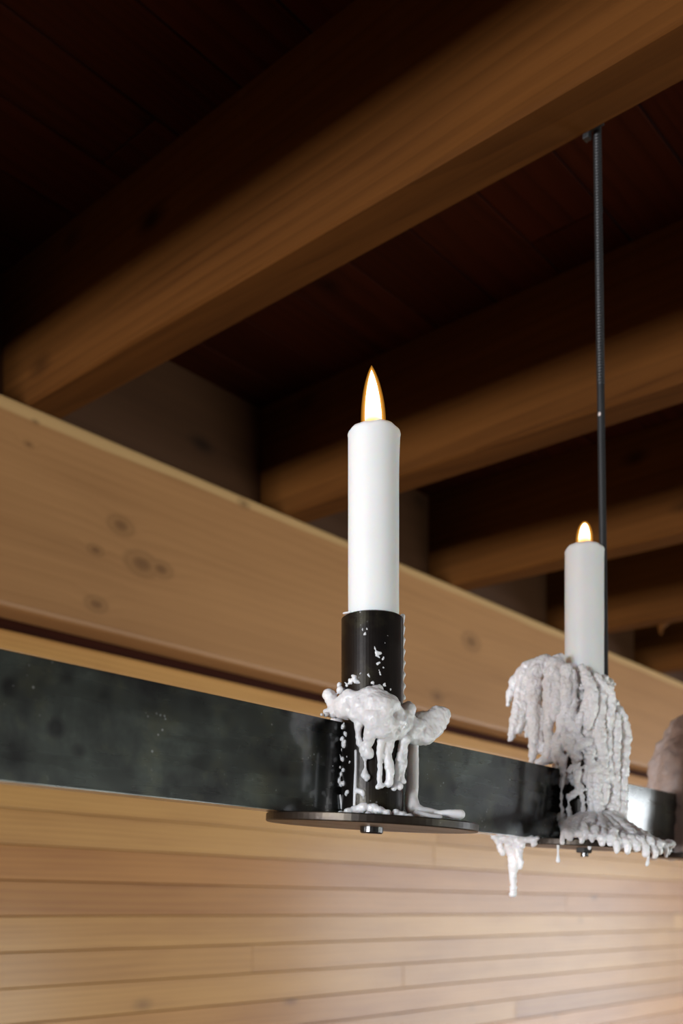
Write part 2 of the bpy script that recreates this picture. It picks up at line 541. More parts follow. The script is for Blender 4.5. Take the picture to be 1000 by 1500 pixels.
for i in range(-1, JN - 1):
    uc = J_FAR - JW / 2 + (i - 1) * J_STEP
    JU[i] = uc
    if proto is None:
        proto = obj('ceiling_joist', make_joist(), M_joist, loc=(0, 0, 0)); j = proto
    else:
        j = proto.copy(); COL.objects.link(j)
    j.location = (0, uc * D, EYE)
    tag(j, jlabels.get(i, 'ceiling joist coloured dark for shade, beyond the edge of the photo'), 'joist', 'ceiling joists', 'thing')
    if i == 4:
        Z4 = 66.0 * K
        top = P(972, 900, Z4); bms = bmesh.new()
        Zs = (uc + JW / 2) / (SN * (968 - 500) / F + CS)
        a = P(972, 909, Zs); 
        pts = [P(975, 906, Zs), P(970, 914, Zs), P(967, 921, Zs), P(968, 930, Zs)]
        add_tube(bms, pts, [R(9, Zs), R(7, Zs), R(4, Zs), R(1.5, Zs)], 7)
        sp = obj('splinter', bms, M_joist); attach(sp, j); sp.location = (0, 0, 0)

# blocking boards between the joists on top of the long beam
bl = {0: 'dark blocking board in the corner above the left end of the beam',
      1: 'brown blocking board between the first two joists above the beam',
      2: 'blocking board above the beam, partly hidden by the near candle',
      3: 'blocking board above the beam just left of the candle in thick wax',
      4: 'blocking board above the beam right of the black rod'}
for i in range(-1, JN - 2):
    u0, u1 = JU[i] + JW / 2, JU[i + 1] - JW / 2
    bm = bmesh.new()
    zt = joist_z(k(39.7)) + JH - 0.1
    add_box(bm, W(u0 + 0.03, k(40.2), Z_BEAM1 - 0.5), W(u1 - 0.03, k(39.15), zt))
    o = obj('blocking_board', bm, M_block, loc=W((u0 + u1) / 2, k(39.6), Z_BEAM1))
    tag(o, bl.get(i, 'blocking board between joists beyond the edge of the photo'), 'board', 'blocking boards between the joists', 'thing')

# ------------------------------------------------------------------ chandelier
V_C = 12.25
CU = [14.57, 23.07, 31.57]
ZC = [CS * u + SN * V_C for u in CU]
V_BF, V_BB = 12.65, 12.97
Z_B0, Z_B1 = 1.82, 3.64
chand = empty('candle_chandelier', W(CU[1], V_BF, Z_B0))
tag(chand, 'black steel bar chandelier with pipe candle holders on round plates, hung from a rod', 'chandelier')
bm = bmesh.new()
add_box(bm, W(-12, V_BB, Z_B0), W(44, V_BF, Z_B1), 0.0004)
for v in bm.verts:        # the bar hangs slightly rolled, like its plates
    v.co.x += math.tan(math.radians(3.0)) * (v.co.z - EYE - 2.7 * D)
obj('steel_bar', bm, M_steel, chand, loc=W(CU[0], V_BF, Z_B0))

tilt = Matrix.Rotation(math.radians(4.3), 4, 'Y')     # plates hang slightly rolled about the bar, far side up
PZ = 1.79
TUBE_R, TUBE_TOP = 0.6, 5.66
for i, u in enumerate(CU):
    c = W(u, V_C, 0)
    bm = bmesh.new()
    R0, R1 = TUBE_R * D, 0.51 * D
    h0, h1 = 1.85 * D, TUBE_TOP * D
    add_lathe(bm, [(R0, h0), (R0, h1 - 0.0006), (R0 - 0.0006, h1), (R1 + 0.0003, h1), (R1, h1 - 0.0005), (R1, h1 - 0.6 * D)], c, 64, close_top=True)
    obj('candle_pipe', bm, M_tube, chand, smooth=False, loc=W(u, V_C, 1.85))
    bm = bmesh.new()
    pr = 2.05 * D; t = 0.16 * D
    add_lathe(bm, [(pr - 0.0006, -t), (pr, -t + 0.0006), (pr, -0.0006), (pr - 0.0006, 0)], (0, 0, 0), 96)
    bmesh.ops.transform(bm, matrix=tilt, verts=bm.verts)
    pc = W(u, V_C, PZ)
    bmesh.ops.translate(bm, verts=bm.verts, vec=pc)
    pl = obj('drip_plate', bm, M_plate, chand, loc=pc)
    bm = bmesh.new()
    seg = 6 if i else 24
    br = 0.225 * D
    add_lathe(bm, [(br, 0.01 * D), (br, -0.10 * D), (br - 0.02 * D, -0.125 * D)], pc + Vector((0, 0, -t)), seg)
    bmesh.ops.rotate(bm, verts=bm.verts, cent=pc, matrix=tilt.to_3x3())
    if i: add_lathe(bm, [(0.1 * D, -0.1 * D), (0.1 * D, -0.22 * D)], pc + Vector((0, 0, -t)), 12)
    attach_b = obj('bolt', bm, M_bolt, pl, loc=pc + Vector((0, 0, -t)))

# hanging rod, threaded near its top, clipped to the side of the joist
rb, rt = W(25.41, 12.83, Z_B1 - 0.1), W(24.80, 12.83, k(20.4) + 3.0)
bm = bmesh.new()
n = 520
pts = [rb.lerp(rt, i / n) for i in range(n + 1)]
rad = []
for i, p in enumerate(pts):
    zr = (p.z - EYE) / D
    thr = (i % 2) if zr > 14.6 else 0.5
    rad.append(D * (0.103 + (0.012 * thr if zr > 14.6 else 0.0)))
add_tube(bm, pts, rad, 14)
rod = obj('hanging_rod', bm, M_rod, chand, smooth=False, loc=rb)
bm = bmesh.new()
ub = J_FAR
add_box(bm, W(ub + 0.02, 13.1, joist_z(12.8) + 0.1), W(ub + 0.12, 12.56, joist_z(12.8) + 2.4), 0.0006)
add_box(bm, W(ub + 0.1, 12.93, joist_z(12.8) + 1.2), W(24.85, 12.73, joist_z(12.8) + 1.5), 0.0006)
add_box(bm, W(24.55, 13.1, joist_z(12.8) - 0.13), W(24.75, 12.92, joist_z(12.8) + 0.5), 0.0006)
obj('rod_bracket', bm, M_rod, rod, loc=W(ub, 12.83, joist_z(12.8)))
bm = bmesh.new()
q = 0.50
Zr = 27.3
bmesh.ops.create_uvsphere(bm, u_segments=10, v_segments=8, radius=0.07 * D, matrix=Matrix.Translation(P(878.5, 607, Zr - 0.08)) @ Matrix.Diagonal((0.8, 0.8, 1.2, 1)))
obj('wax_fleck', bm, M_waxdim, rod, smooth=True)

# ------------------------------------------------------------------ candles
def make_candle(i, ztop, zbot, label, flame_tip_px, flame_w, lean_px, seed):
    u = CU[i]
    c = W(u, V_C, 0) if i == 0 else W(u, V_C, 0)
    if i == 0:
        uu, vv = uv_of(547.0, ZC[0]); c = W(uu, vv, 0)
    if i == 1:
        uu, vv = uv_of(855.5, ZC[1]); c = W(uu, vv, 0)
    r = 0.494 * D
    rn = random.Random(seed)
    ph = [rn.uniform(0, 6.28) for _ in range(4)]
    right = math.atan2(SN, CS)       # direction of the photographer's right in the plan
    def wob(a, rr, z):
        if z < (ztop - 0.9) * D: return (noise.noise(Vector((math.cos(a) * 1.2, math.sin(a) * 1.2, z * 40))) * 0.00015, 0)
        k_ = max(0.0, (z / D - (ztop - 0.9)) / 0.9)
        dz = (math.sin(2 * a + ph[0]) * 0.014 + math.sin(5 * a + ph[1]) * 0.009 + math.sin(11 * a + ph[2]) * 0.006) * D * k_
        dr = (math.sin(3 * a + ph[3]) * 0.006 + max(0, math.cos(a - right)) ** 6 * 0.03 * (1 if i == 0 else 0)) * D * k_ * k_
        return (dr, dz)
    bm = bmesh.new()
    prof = [(r, zbot * D)]
    for q in range(1, 24):
        prof.append((r, (zbot + (ztop - 0.12 - zbot) * q / 23) * D))
    prof += [(r + 0.0002, (ztop - 0.07) * D), (r - 0.0002, (ztop - 0.03) * D), (r - 0.0010, ztop * D), (r - 0.0025, (ztop - 0.015) * D), (r - 0.004, (ztop - 0.09) * D),
             (r * 0.45, (ztop - 0.16) * D), (0.0008, (ztop - 0.17) * D)]
    add_lathe(bm, prof, c, 72, wob)
    can = obj('candle', bm, M_candle, smooth=True, loc=c + Vector((0, 0, zbot * D)))
    tag(can, label, 'candle', 'lit white candles')
    # wick
    bm = bmesh.new()
    w0 = c + Vector((0, 0, (ztop - 0.17) * D)) 
    pts = [w0 + Vector((0, 0, -0.05 * D)), w0 + Vector((0.01, 0.0, 0.12)) * D, w0 + Vector((-0.01, -0.03, 0.22)) * D, w0 + Vector((-0.04, -0.07, 0.30)) * D]
    add_tube(bm, pts, 0.028 * D, 8)
    obj('wick', bm, M_wick, can, smooth=True)
    # flame: a bright core inside an orange mantle; added outer shells imitate a soft glow
    Zc = ZC[i]
    zb = (ztop - 0.06)
    zt = (1335.0 - flame_tip_px) / F * Zc
    H = (zt - zb) * D
    lean = Vector((CS, SN, 0)) * R(lean_px, Zc)
    hw = R(flame_w / 2, Zc)
    fb = c + Vector((0, 0, zb * D))
    def teardrop(scale_r, scale_h, z0):
        bm = bmesh.new()
        N = 28; rings = []; seg = 28
        for q in range(N + 1):
            s = q / N
            if i == 0: rr = (0.80 + 0.9 * s) ** 0.5 * (1 - s ** 1.7) ** 0.85 * 1.02
            else: rr = (1 - s ** 2.3) ** 0.6 * (0.86 + 0.30 * s)
            if s < 0.10: rr *= (0.55 + 0.45 * (s / 0.10) ** 0.6)
            ctr = lean * (s ** 1.5)
            rings.append([bm.verts.new(fb + ctr + Vector((max(rr, 0.01) * hw * scale_r * math.cos(6.2832 * a / seg), max(rr, 0.01) * hw * scale_r * math.sin(6.2832 * a / seg), z0 + s * H * scale_h))) for a in range(seg)])
        for A, B in zip(rings, rings[1:]):
            for a in range(seg):
                b_ = (a + 1) % seg
                bm.faces.new((A[a], A[b_], B[b_], B[a]))
        bm.faces.new(rings[0][::-1]); bm.faces.new(rings[-1])
        return bm
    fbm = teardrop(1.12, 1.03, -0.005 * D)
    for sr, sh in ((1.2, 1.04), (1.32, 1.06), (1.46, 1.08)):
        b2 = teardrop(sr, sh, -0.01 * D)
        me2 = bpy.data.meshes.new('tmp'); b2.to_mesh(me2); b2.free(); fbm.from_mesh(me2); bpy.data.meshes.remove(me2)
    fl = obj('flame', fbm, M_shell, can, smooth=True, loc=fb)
    fl['label'] = 'glowing yellow flame'
    obj('flame_core', teardrop(1.0, 1.0, 0.0), M_core, fl, smooth=True, loc=fb)
    return can
make_candle(0, 9.29, 4.6, 'tall white lit candle with a long flame standing in the bare black pipe', 542, 26, -3, 3)
make_candle(1, 9.37, 4.6, 'white lit candle with a short round flame rising out of thick dripped wax', 766, 18.5, 0.5, 5)

# ------------------------------------------------------------------ wax
def catmull(p0, p1, p2, p3, t):
    return 0.5 * ((2 * p1) + (-p0 + p2) * t + (2 * p0 - 5 * p1 + 4 * p2 - p3) * t * t + (-p0 + 3 * p1 - 3 * p2 + p3) * t ** 3)

def _ico():
    bm = bmesh.new(); bmesh.ops.create_icosphere(bm, subdivisions=2, radius=1.0)
    r = ([tuple(v.co) for v in bm.verts], [tuple(v.index for v in f.verts) for f in bm.faces]); bm.free(); return r
ICO = _ico()

class Wax:
    def __init__(s, seed): s.balls = []; s.r = random.Random(seed)
    def ball(s, p, r, flat=1.0): s.balls.append((p, r, flat))
    def blob(s, px, py, Z, rp, flat=1.0): s.ball(P(px, py, Z), R(rp, Z), flat)
    def fill(s, n0=0, reach=1.15):
        src = s.balls[n0:]
        for i, (p, r, f) in enumerate(src):
            near = sorted(((p - q).length, j) for j, (q, r2, _) in enumerate(src) if j != i)[:4]
            for d, j in near:
                q, r2, _ = src[j]
                if j > i and d < reach * (r + r2):
                    for t in (0.33, 0.67):
                        s.balls.append((p.lerp(q, t), (r * (1 - t) + r2 * t) * 1.02, 1.0))
    def run(s, pts, jit=0.12, beads=False):
        """pts: (px, py, Z, r_px)"""
        q = [(P(a, b, c), R(d, c)) for a, b, c, d in pts]
        n = len(q); jit *= 0.45
        for i in range(n - 1):
            p0, p1, p2, p3 = q[max(i - 1, 0)][0], q[i][0], q[i + 1][0], q[min(i + 2, n - 1)][0]
            L = (p2 - p1).length; rm = min(q[i][1], q[i + 1][1])
            m = max(2, int(L / (0.30 * rm)) + 1)
            for j in range(m):
                t = j / m
                r = q[i][1] * (1 - t) + q[i + 1][1] * t
                if beads: r *= 1 + 0.07 * math.sin(9.0 * (i + t)) * s.r.uniform(0.4, 1)
                s.balls.append((catmull(p0, p1, p2, p3, t) + Vector((s.r.uniform(-1, 1), s.r.uniform(-1, 1), s.r.uniform(-1, 1))) * r * jit, r * (1 + s.r.uniform(-jit, jit)), 1.0))
        s.balls.append((q[-1][0], q[-1][1], 1.0))
    def build(s, name, mat, parent, voxel, disp=0.0008, dsize=0.006, smooth_it=3, loc=None):
        tv, tf = ICO
        vs, fs = [], []
        for p, r, flat in s.balls:
            b0 = len(vs)
            vs.extend((p.x + q[0] * r, p.y + q[1] * r, p.z + q[2] * r * flat) for q in tv)
            fs.extend((f[0] + b0, f[1] + b0, f[2] + b0) for f in tf)
        me = bpy.data.meshes.new('tmp'); me.from_pydata(vs, [], fs)
        o = bpy.data.objects.new('tmp', me); COL.objects.link(o)
        m = o.modifiers.new('r', 'REMESH'); m.mode = 'VOXEL'; m.voxel_size = voxel
        m2 = o.modifiers.new('s', 'SMOOTH'); m2.iterations = smooth_it; m2.factor = 0.5
        if disp:
            tx = bpy.data.textures.new('wax_lumps', 'CLOUDS'); tx.noise_scale = dsize; tx.noise_depth = 2
            m3 = o.modifiers.new('d', 'DISPLACE'); m3.texture = tx; m3.strength = disp * 2; m3.mid_level = 0.5; m3.texture_coords = 'LOCAL'
            t2 = bpy.data.textures.new('wax_grain', 'CLOUDS'); t2.noise_scale = dsize * 0.32; t2.noise_depth = 1
            m4 = o.modifiers.new('e', 'DISPLACE'); m4.texture = t2; m4.strength = disp * 0.8; m4.mid_level = 0.5; m4.texture_coords = 'LOCAL'
        dg = bpy.context.evaluated_depsgraph_get()
        new = bpy.data.meshes.new_from_object(o.evaluated_get(dg))
        bpy.data.objects.remove(o); bpy.data.meshes.remove(me)
        bm = bmesh.new(); bm.from_mesh(new); bpy.data.meshes.remove(new)
        return obj(name, bm, mat, parent, smooth=True, loc=loc)

# ---- wax on the first holder
Z0 = ZC[0]
def on_pipe(px, i, out=0.0):
    """depth of the pipe surface (facing the photographer) at px"""
    c = 500 + F * ((SN * CU[i] - CS * V_C) / ZC[i])
    dx = (px - c) / F * ZC[i]
    r = TUBE_R + out
    return ZC[i] - math.sqrt(max(r * r - dx * dx, 0.0))
def on_bar(px, out=0.0):
    return (V_BF - out) / (SN - CS * (px - 500) / F)

w1 = empty('melted_wax', W(CU[0], V_C, 3.4))
tag(w1, 'white wax collar with short drips around the bare pipe, spilling onto its plate', 'wax', 'hardened candle wax on the holders')
a = Wax(11)
for (px, py, dz, r) in [(481, 1018, -0.25, 8), (486, 1026, -0.3, 8), (492, 1035, -0.35, 10), (500, 1030, -0.5, 10), (508, 1024, -0.55, 9), (499, 1012, -0.3, 5), (497, 1004, -0.2, 3.5), (510, 1016, -0.6, 5),
                        (478, 1043, -0.3, 5), (488, 1044, -0.4, 6), (500, 1044, -0.5, 8), (512, 1042, -0.62, 9), (522, 1050, -0.7, 7),
                        (524, 1024, -0.66, 9), (530, 1034, -0.75, 13), (540, 1022, -0.72, 12), (548, 1032, -0.85, 14), (556, 1022, -0.75, 11), (562, 1034, -0.85, 13), (570, 1030, -0.7, 12), (577, 1040, -0.6, 9),
                        (557, 1010, -0.62, 5), (556, 1006, -0.6, 3), (546, 1012, -0.66, 6), (535, 1013, -0.64, 5), (536, 1048, -0.8, 10), (548, 1054, -0.9, 13), (560, 1050, -0.85, 12), (545, 1068, -0.85, 10), (556, 1070, -0.85, 10), (540, 1080, -0.8, 7),
                        (568, 1064, -0.75, 11), (580, 1056, -0.55, 11), (588, 1050, -0.4, 8), (590, 1062, -0.4, 10), (580, 1074, -0.5, 9), (566, 1078, -0.7, 8),
                        (600, 1054, -0.2, 8), (604, 1066, -0.15, 11), (598, 1078, -0.2, 9), (614, 1050, 0.0, 7), (618, 1062, 0.05, 11), (612, 1078, 0.0, 11), (624, 1078, 0.05, 11), (633, 1064, 0.15, 9), (628, 1050, 0.1, 7), (636, 1074, 0.15, 7),
                        (640, 1044, 0.2, 9), (649, 1045, 0.25, 9), (652, 1050, 0.27, 6), (646, 1056, 0.22, 9), (640, 1062, 0.2, 8), (634, 1046, 0.15, 7)]:
    a.blob(px, py, Z0 + dz, r * 1.22)
for (px, py, r) in [(471, 1047, 3.2), (477, 1046.5, 4.2), (484, 1047, 4.5), (492, 1048, 4.5), (500, 1049, 4.5), (508, 1051, 5), (516, 1053, 5)]:
    a.blob(px, py, on_bar(px, 0.06), r)
a.fill()
# back of the collar, wrapping round the pipe and over the bar top
for k_ in range(10):
    an = k_ / 10 * 6.283
    p = W(CU[0] + 0.72 * math.cos(an), V_C + 0.72 * math.sin(an), 3.75 + 0.12 * math.sin(3 * an))
    a.ball(p, 0.17 * D)
# descending lobe and drips
a.run([(526, 1058, Z0 - .72, 7), (524, 1072, Z0 - .7, 5), (526, 1090, Z0 - .68, 5)])
a.run([(545, 1080, Z0 - .78, 6), (536, 1094, Z0 - .72, 7), (540, 1104, Z0 - .72, 7), (544, 1107, Z0 - .72, 2.5)])
a.blob(533, 1098, Z0 - .7, 8); a.blob(538, 1106, Z0 - .7, 4); a.blob(531, 1106, Z0 - .7, 3)
a.run([(558, 1084, Z0 - .72, 6), (557, 1110, Z0 - .70, 5), (556, 1132, Z0 - .70, 4), (556, 1148, Z0 - .70, 5), (553, 1153, Z0 - .7, 5)])
a.run([(556, 1148, Z0 - .7, 5), (560, 1152, Z0 - .7, 4)])
a.run([(570, 1086, Z0 - .6, 8), (567, 1108, Z0 - .62, 7), (571, 1130, Z0 - .62, 7.5), (570, 1146, Z0 - .62, 7), (564, 1150, Z0 - .62, 4)])
a.run([(592, 1084, Z0 - .4, 8), (588, 1104, Z0 - .42, 7), (583, 1128, Z0 - .45, 5), (580, 1144, Z0 - .46, 5), (576, 1154, Z0 - .48, 5)])
a.run([(580, 1144, Z0 - .46, 5), (586, 1153, Z0 - .45, 5)])
a.run([(592, 1100, Z0 - .36, 6), (590, 1126, Z0 - .38, 4.5), (589, 1140, Z0 - .38, 5), (591, 1145, Z0 - .38, 5)])
a.run([(534, 1108, Z0 - .66, 3), (535, 1122, Z0 - .64, 2.6), (534, 1136, Z0 - .64, 5), (537, 1139, Z0 - .64, 5.5), (536, 1143, Z0 - .64, 4)])
w1b = a.build('wax_collar', M_wax, w1, 0.0005, 0.0011, 0.009, 7)

a = Wax(12)   # thick run and the pool it feeds
a.run([(606, 1084, Z0 + .2, 8), (605, 1100, Z0 + .2, 8.5), (604, 1125, Z0 + .18, 9.5), (604, 1150, Z0 + .15, 9.5), (602, 1170, Z0 + .1, 10), (604, 1182, Z0 + .05, 12)], 0.05)
a.run([(606, 1184, Z0 + .05, 10), (618, 1189, Z0 - .05, 8), (632, 1191, Z0 - .1, 7), (648, 1194, Z0 - .2, 6)], 0.05)
a.run([(640, 1193, Z0 - .3, 6), (655, 1192, Z0 - .35, 6.5), (670, 1193, Z0 - .35, 7.5), (674, 1193, Z0 - .35, 7.5)], 0.05)
a.run([(610, 1192, Z0 - .5, 6), (630, 1196, Z0 - .6, 5), (645, 1197, Z0 - .6, 4)], 0.05)
a.build('thick_wax_run', M_wax, w1, 0.0006, 0.0003, 0.01, 4)

a = Wax(13)   # pool on the plate
for (px, py, dz, r) in [(520, 1186, -.9, 8), (532, 1183, -.95, 10), (545, 1184, -.95, 10), (556, 1188, -1.0, 9), (567, 1191, -1.05, 7), (580, 1190, -.95, 7), (590, 1193, -.95, 6), (510, 1189, -.95, 7), (498, 1191, -1.0, 5),
                        (484, 1193, -1.05, 4), (470, 1194, -1.0, 3), (457, 1194, -1.0, 3), (600, 1195, -1.0, 5), (540, 1193, -1.3, 6), (560, 1196, -1.3, 5), (515, 1194, -1.35, 4)]:
    a.blob(px, py, Z0 + dz, r, 0.8)
for i in range(120):
    px = RND.uniform(450, 620); a.blob(px, 1196 + (px - 541) * 0.04 - RND.uniform(0, 3), Z0 - RND.uniform(0.9, 1.6), RND.uniform(1.2, 3.0), 0.6)
a.build('wax_pool', M_wax, w1, 0.0006, 0.0005, 0.004, 2)

a = Wax(14)   # spatter and thin trickles on the pipe and bar end
sp = [(497, 1062, 3), (503, 1064, 4), (506, 1075, 3.5), (502, 1082, 4), (504, 1092, 4.5), (500, 1098, 3.5), (505, 1086, 3), (499, 1110, 3), (502, 1112, 4), (497, 1106, 2), (489, 1116, 1.5), (487, 1122, 1.5), (492, 1104, 1.5), (491, 1092, 1.3),
      (512, 1116, 2), (498, 1124, 2.5), (503, 1128, 3.5), (500, 1134, 4), (497, 1142, 3), (503, 1148, 4), (499, 1150, 3), (509, 1160, 3.5), (507, 1164, 2.5), (508, 1108, 1.6), (457, 1120, 1.2)]
for (px, py, r) in sp:
    Zs = min(on_pipe(px, 0), on_bar(px)) if px > 500 else on_bar(px)
    a.blob(px, py, Zs, r)
    for q in range(3): a.blob(px + RND.uniform(-.8, .8) * r, py + RND.uniform(-1.3, 1.3) * r, Zs, r * RND.uniform(.35, .8))
a.run([(498, 1165, on_bar(498), 1.8), (500, 1174, on_bar(500), 2.5), (501, 1184, on_bar(501) , 2.5)], 0.05)
a.run([(521, 1100, on_pipe(521, 0), 2.5), (521, 1125, on_pipe(521, 0), 2.5), (520, 1155, on_pipe(520, 0), 3), (519, 1180, on_pipe(519, 0), 2.5)], 0.05)
a.run([(522, 1158, on_pipe(522, 0), 4), (530, 1160, on_pipe(530, 0), 4.5), (532, 1165, on_pipe(532, 0), 3)], 0.05)
for (px, py, r) in [(514, 998, 4), (519, 994, 4.5), (523, 999, 3.5), (516, 990, 2.5), (531, 922, 2), (534, 928, 2), (537, 921, 1.8), (552, 960, 3.2), (557, 957, 3), (560, 966, 2.4), (549, 950, 2), (553, 972, 2.6), (561, 978, 2.2), (566, 930, 1.6), (569, 916, 1.6), (563, 942, 1.6), (556, 985, 2.2), (540, 990, 2), (528, 986, 1.8), (546, 1000, 3), (562, 1004, 3), (571, 1010, 2.6), (508, 1004, 3)]:
    a.blob(px, py, on_pipe(px, 0, -0.005), r * .9)
    for q in range(4): a.blob(px + RND.uniform(-1.1, 1.1) * r, py + RND.uniform(-1.6, 1.6) * r, on_pipe(px, 0, 0.0), r * RND.uniform(.35, .75))
for k_ in range(36):   # thin film down the right flank of the pipe
    py = 903 + k_ * 3.4
    a.blob(589.3 + 0.9 * math.sin(k_ * 1.3), py, Z0 + 0.05, 3.0 + (1.3 if k_ % 5 == 0 else 0))
for k_ in range(8):
    a.blob(503 + k_ * 1.4, 898.5 - k_ * 0.3, Z0 - 0.1 - k_ * .02, 1.8)
a.build('wax_spatter', M_wax, w1, 0.0005, 0, 0.004, 1)

# ---- wax on the second holder
Z1 = ZC[1]
w2 = empty('melted_wax', W(CU[1], V_C, 3.4))
tag(w2, 'huge cascade of stringy white wax burying the pipe under the short-flamed candle', 'wax', 'hardened candle wax on the holders')
a = Wax(21)
# shell of old wax over the pipe
for q in range(620):
    an = a.r.uniform(0, 6.283); zz_ = a.r.uniform(1.9, 5.9)
    rr = 0.60 + 0.10 * noise.noise(Vector((math.cos(an) * 2.5, math.sin(an) * 2.5, zz_ * .5))) + a.r.uniform(-.04, .05)
    p = W(CU[1] + rr * math.cos(an), V_C + rr * math.sin(an), zz_)
    if (p - P(832, 1172, Z1 - 0.5)).length < 0.5 * D: continue      # a gap at the bar end stays bare
    a.ball(p, 0.11 * D * a.r.uniform(0.7, 1.6))
runs = [
 [(765, 982, .05, 7), (752, 1002, .1, 6.5), (745, 1022, .12, 4.5), (744, 1032, .12, 2.5)],
 [(792, 970, -.25, 7), (772, 978, -.2, 8), (764, 1000, -.15, 8), (759, 1024, -.15, 7), (756, 1048, -.15, 7), (752, 1066, -.15, 6.5), (748, 1080, -.15, 4), (745, 1085, -.15, 2.5)],
 [(772, 990, -.2, 7), (768, 1020, -.2, 7), (765, 1050, -.2, 6), (760, 1070, -.2, 5)],
 [(798, 968, -.35, 8), (785, 985, -.35, 10), (782, 1010, -.3, 10), (782, 1040, -.25, 9), (783, 1070, -.2, 8), (781, 1092, -.2, 6.5), (780, 1108, -.2, 5), (780, 1118, -.2, 3)],
 [(774, 1050, -.2, 4), (771, 1070, -.2, 3), (770, 1079, -.2, 2)],
 [(790, 1040, -.25, 7), (791, 1075, -.2, 6), (793, 1100, -.2, 5)],
 [(820, 966, -.55, 7), (811, 974, -.6, 9.5), (806, 995, -.6, 9), (804, 1020, -.55, 8.5), (804, 1050, -.5, 7), (803, 1080, -.45, 6), (803, 1100, -.4, 7), (800, 1113, -.4, 8)],
 [(806, 1112, -.4, 6), (795, 1115, -.4, 6), (786, 1117, -.35, 3.5)],
 [(818, 975, -.65, 8), (816, 1005, -.65, 9), (814, 1035, -.65, 8), (812, 1050, -.6, 5)],
 [(830, 980, -.75, 8), (830, 1005, -.75, 9), (829, 1035, -.7, 9), (824, 1065, -.65, 8), (818, 1090, -.6, 8), (816, 1112, -.55, 7)],
 [(840, 985, -.8, 6), (840, 1010, -.8, 5), (838, 1040, -.75, 6), (834, 1060, -.75, 7)],
 [(852, 978, -.8, 5), (858, 990, -.9, 7), (866, 1012, -.98, 9), (867, 1035, -.95, 8), (862, 1055, -.9, 7), (861, 1068, -.88, 3)],
 [(862, 1015, -.95, 7), (857, 1035, -.88, 6), (848, 1058, -.85, 6)],
 [(872, 992, -.75, 6), (882, 1005, -.75, 8), (892, 1015, -.65, 8), (893, 1040, -.62, 8), (890, 1062, -.6, 7)],
 [(880, 1010, -.75, 8), (877, 1040, -.75, 9), (877, 1070, -.75, 9), (880, 1100, -.7, 9), (882, 1130, -.7, 8), (886, 1155, -.7, 7), (884, 1175, -.7, 4)],
 [(890, 1060, -.55, 8), (888, 1090, -.6, 8), (889, 1115, -.6, 7), (892, 1140, -.6, 7)],
 [(898, 1028, -.4, 6), (906, 1045, -.3, 8), (913, 1064, -.25, 8), (916, 1085, -.2, 8), (914, 1110, -.25, 8), (911, 1140, -.3, 8), (910, 1170, -.35, 8), (908, 1200, -.4, 9)],
 [(900, 1050, -.45, 8), (901, 1080, -.45, 8), (899, 1110, -.45, 8), (899, 1140, -.45, 8), (898, 1175, -.45, 9), (896, 1200, -.5, 10)],
 [(862, 1085, -.8, 7), (852, 1092, -.82, 7), (845, 1096, -.8, 6)],
 [(866, 1100, -.82, 6), (862, 1110, -.85, 6), (868, 1118, -.82, 5)],
 [(838, 1060, -.75, 8), (842, 1075, -.75, 8), (848, 1080, -.8, 6)],
 [(830, 1082, -.7, 9), (838, 1100, -.72, 8), (845, 1108, -.72, 8)],
 [(826, 1110, -.65, 6), (824, 1122, -.65, 5), (826, 1134, -.62, 3.5)],
 [(845, 1122, -.8, 5), (838, 1124, -.75, 4.5), (833, 1130, -.75, 3)],
 [(872, 1126, -.82, 6), (864, 1128, -.85, 5.5), (860, 1130, -.82, 4)],
 [(846, 1130, -.76, 6), (845, 1145, -.74, 5), (850, 1156, -.74, 5.5), (840, 1163, -.72, 5), (833, 1170, -.7, 3)],
 [(862, 1135, -.78, 5), (864, 1160, -.76, 5), (866, 1190, -.74, 5)],
 [(876, 1120, -.78, 7), (874, 1150, -.76, 7), (876, 1185, -.74, 8)],
 [(824, 1140, -.62, 2.5), (822, 1165, -.6, 2.3), (823, 1195, -.6, 2.5)],
 [(832, 1165, -.68, 2.5), (833, 1185, -.68, 3), (834, 1200, -.68, 4)],
 [(853, 1165, -.76, 3), (854, 1195, -.76, 4)],
]
for r_ in runs:
    a.run([(x, y, Z1 + dz, rr * (1.18 if x < 835 and y < 1110 else 1.05)) for x, y, dz, rr in r_], 0.16, beads=True)
for i in range(150):   # beady texture along the flow
    px = RND.uniform(812, 908); py = RND.uniform(1000, 1180)
    if px < 850 and py > 1130: continue
    a.blob(px, py, on_pipe(min(max(px, 826), 888), 1, 0.25) + (0.25 if px > 890 else 0.0), RND.uniform(1.5, 3.4))
for i in range(26):
    py = 1050 + i * 5.4
    a.blob(919 + 2.5 * math.sin(i * 1.7) - max(0, (py - 1110)) * 0.06 - max(0, 1075 - py) * 0.25, py, Z1 - .2, RND.uniform(2, 4))
a.build('wax_cascade', M_wax, w2, 0.0006, 0.0014, 0.006, 3)

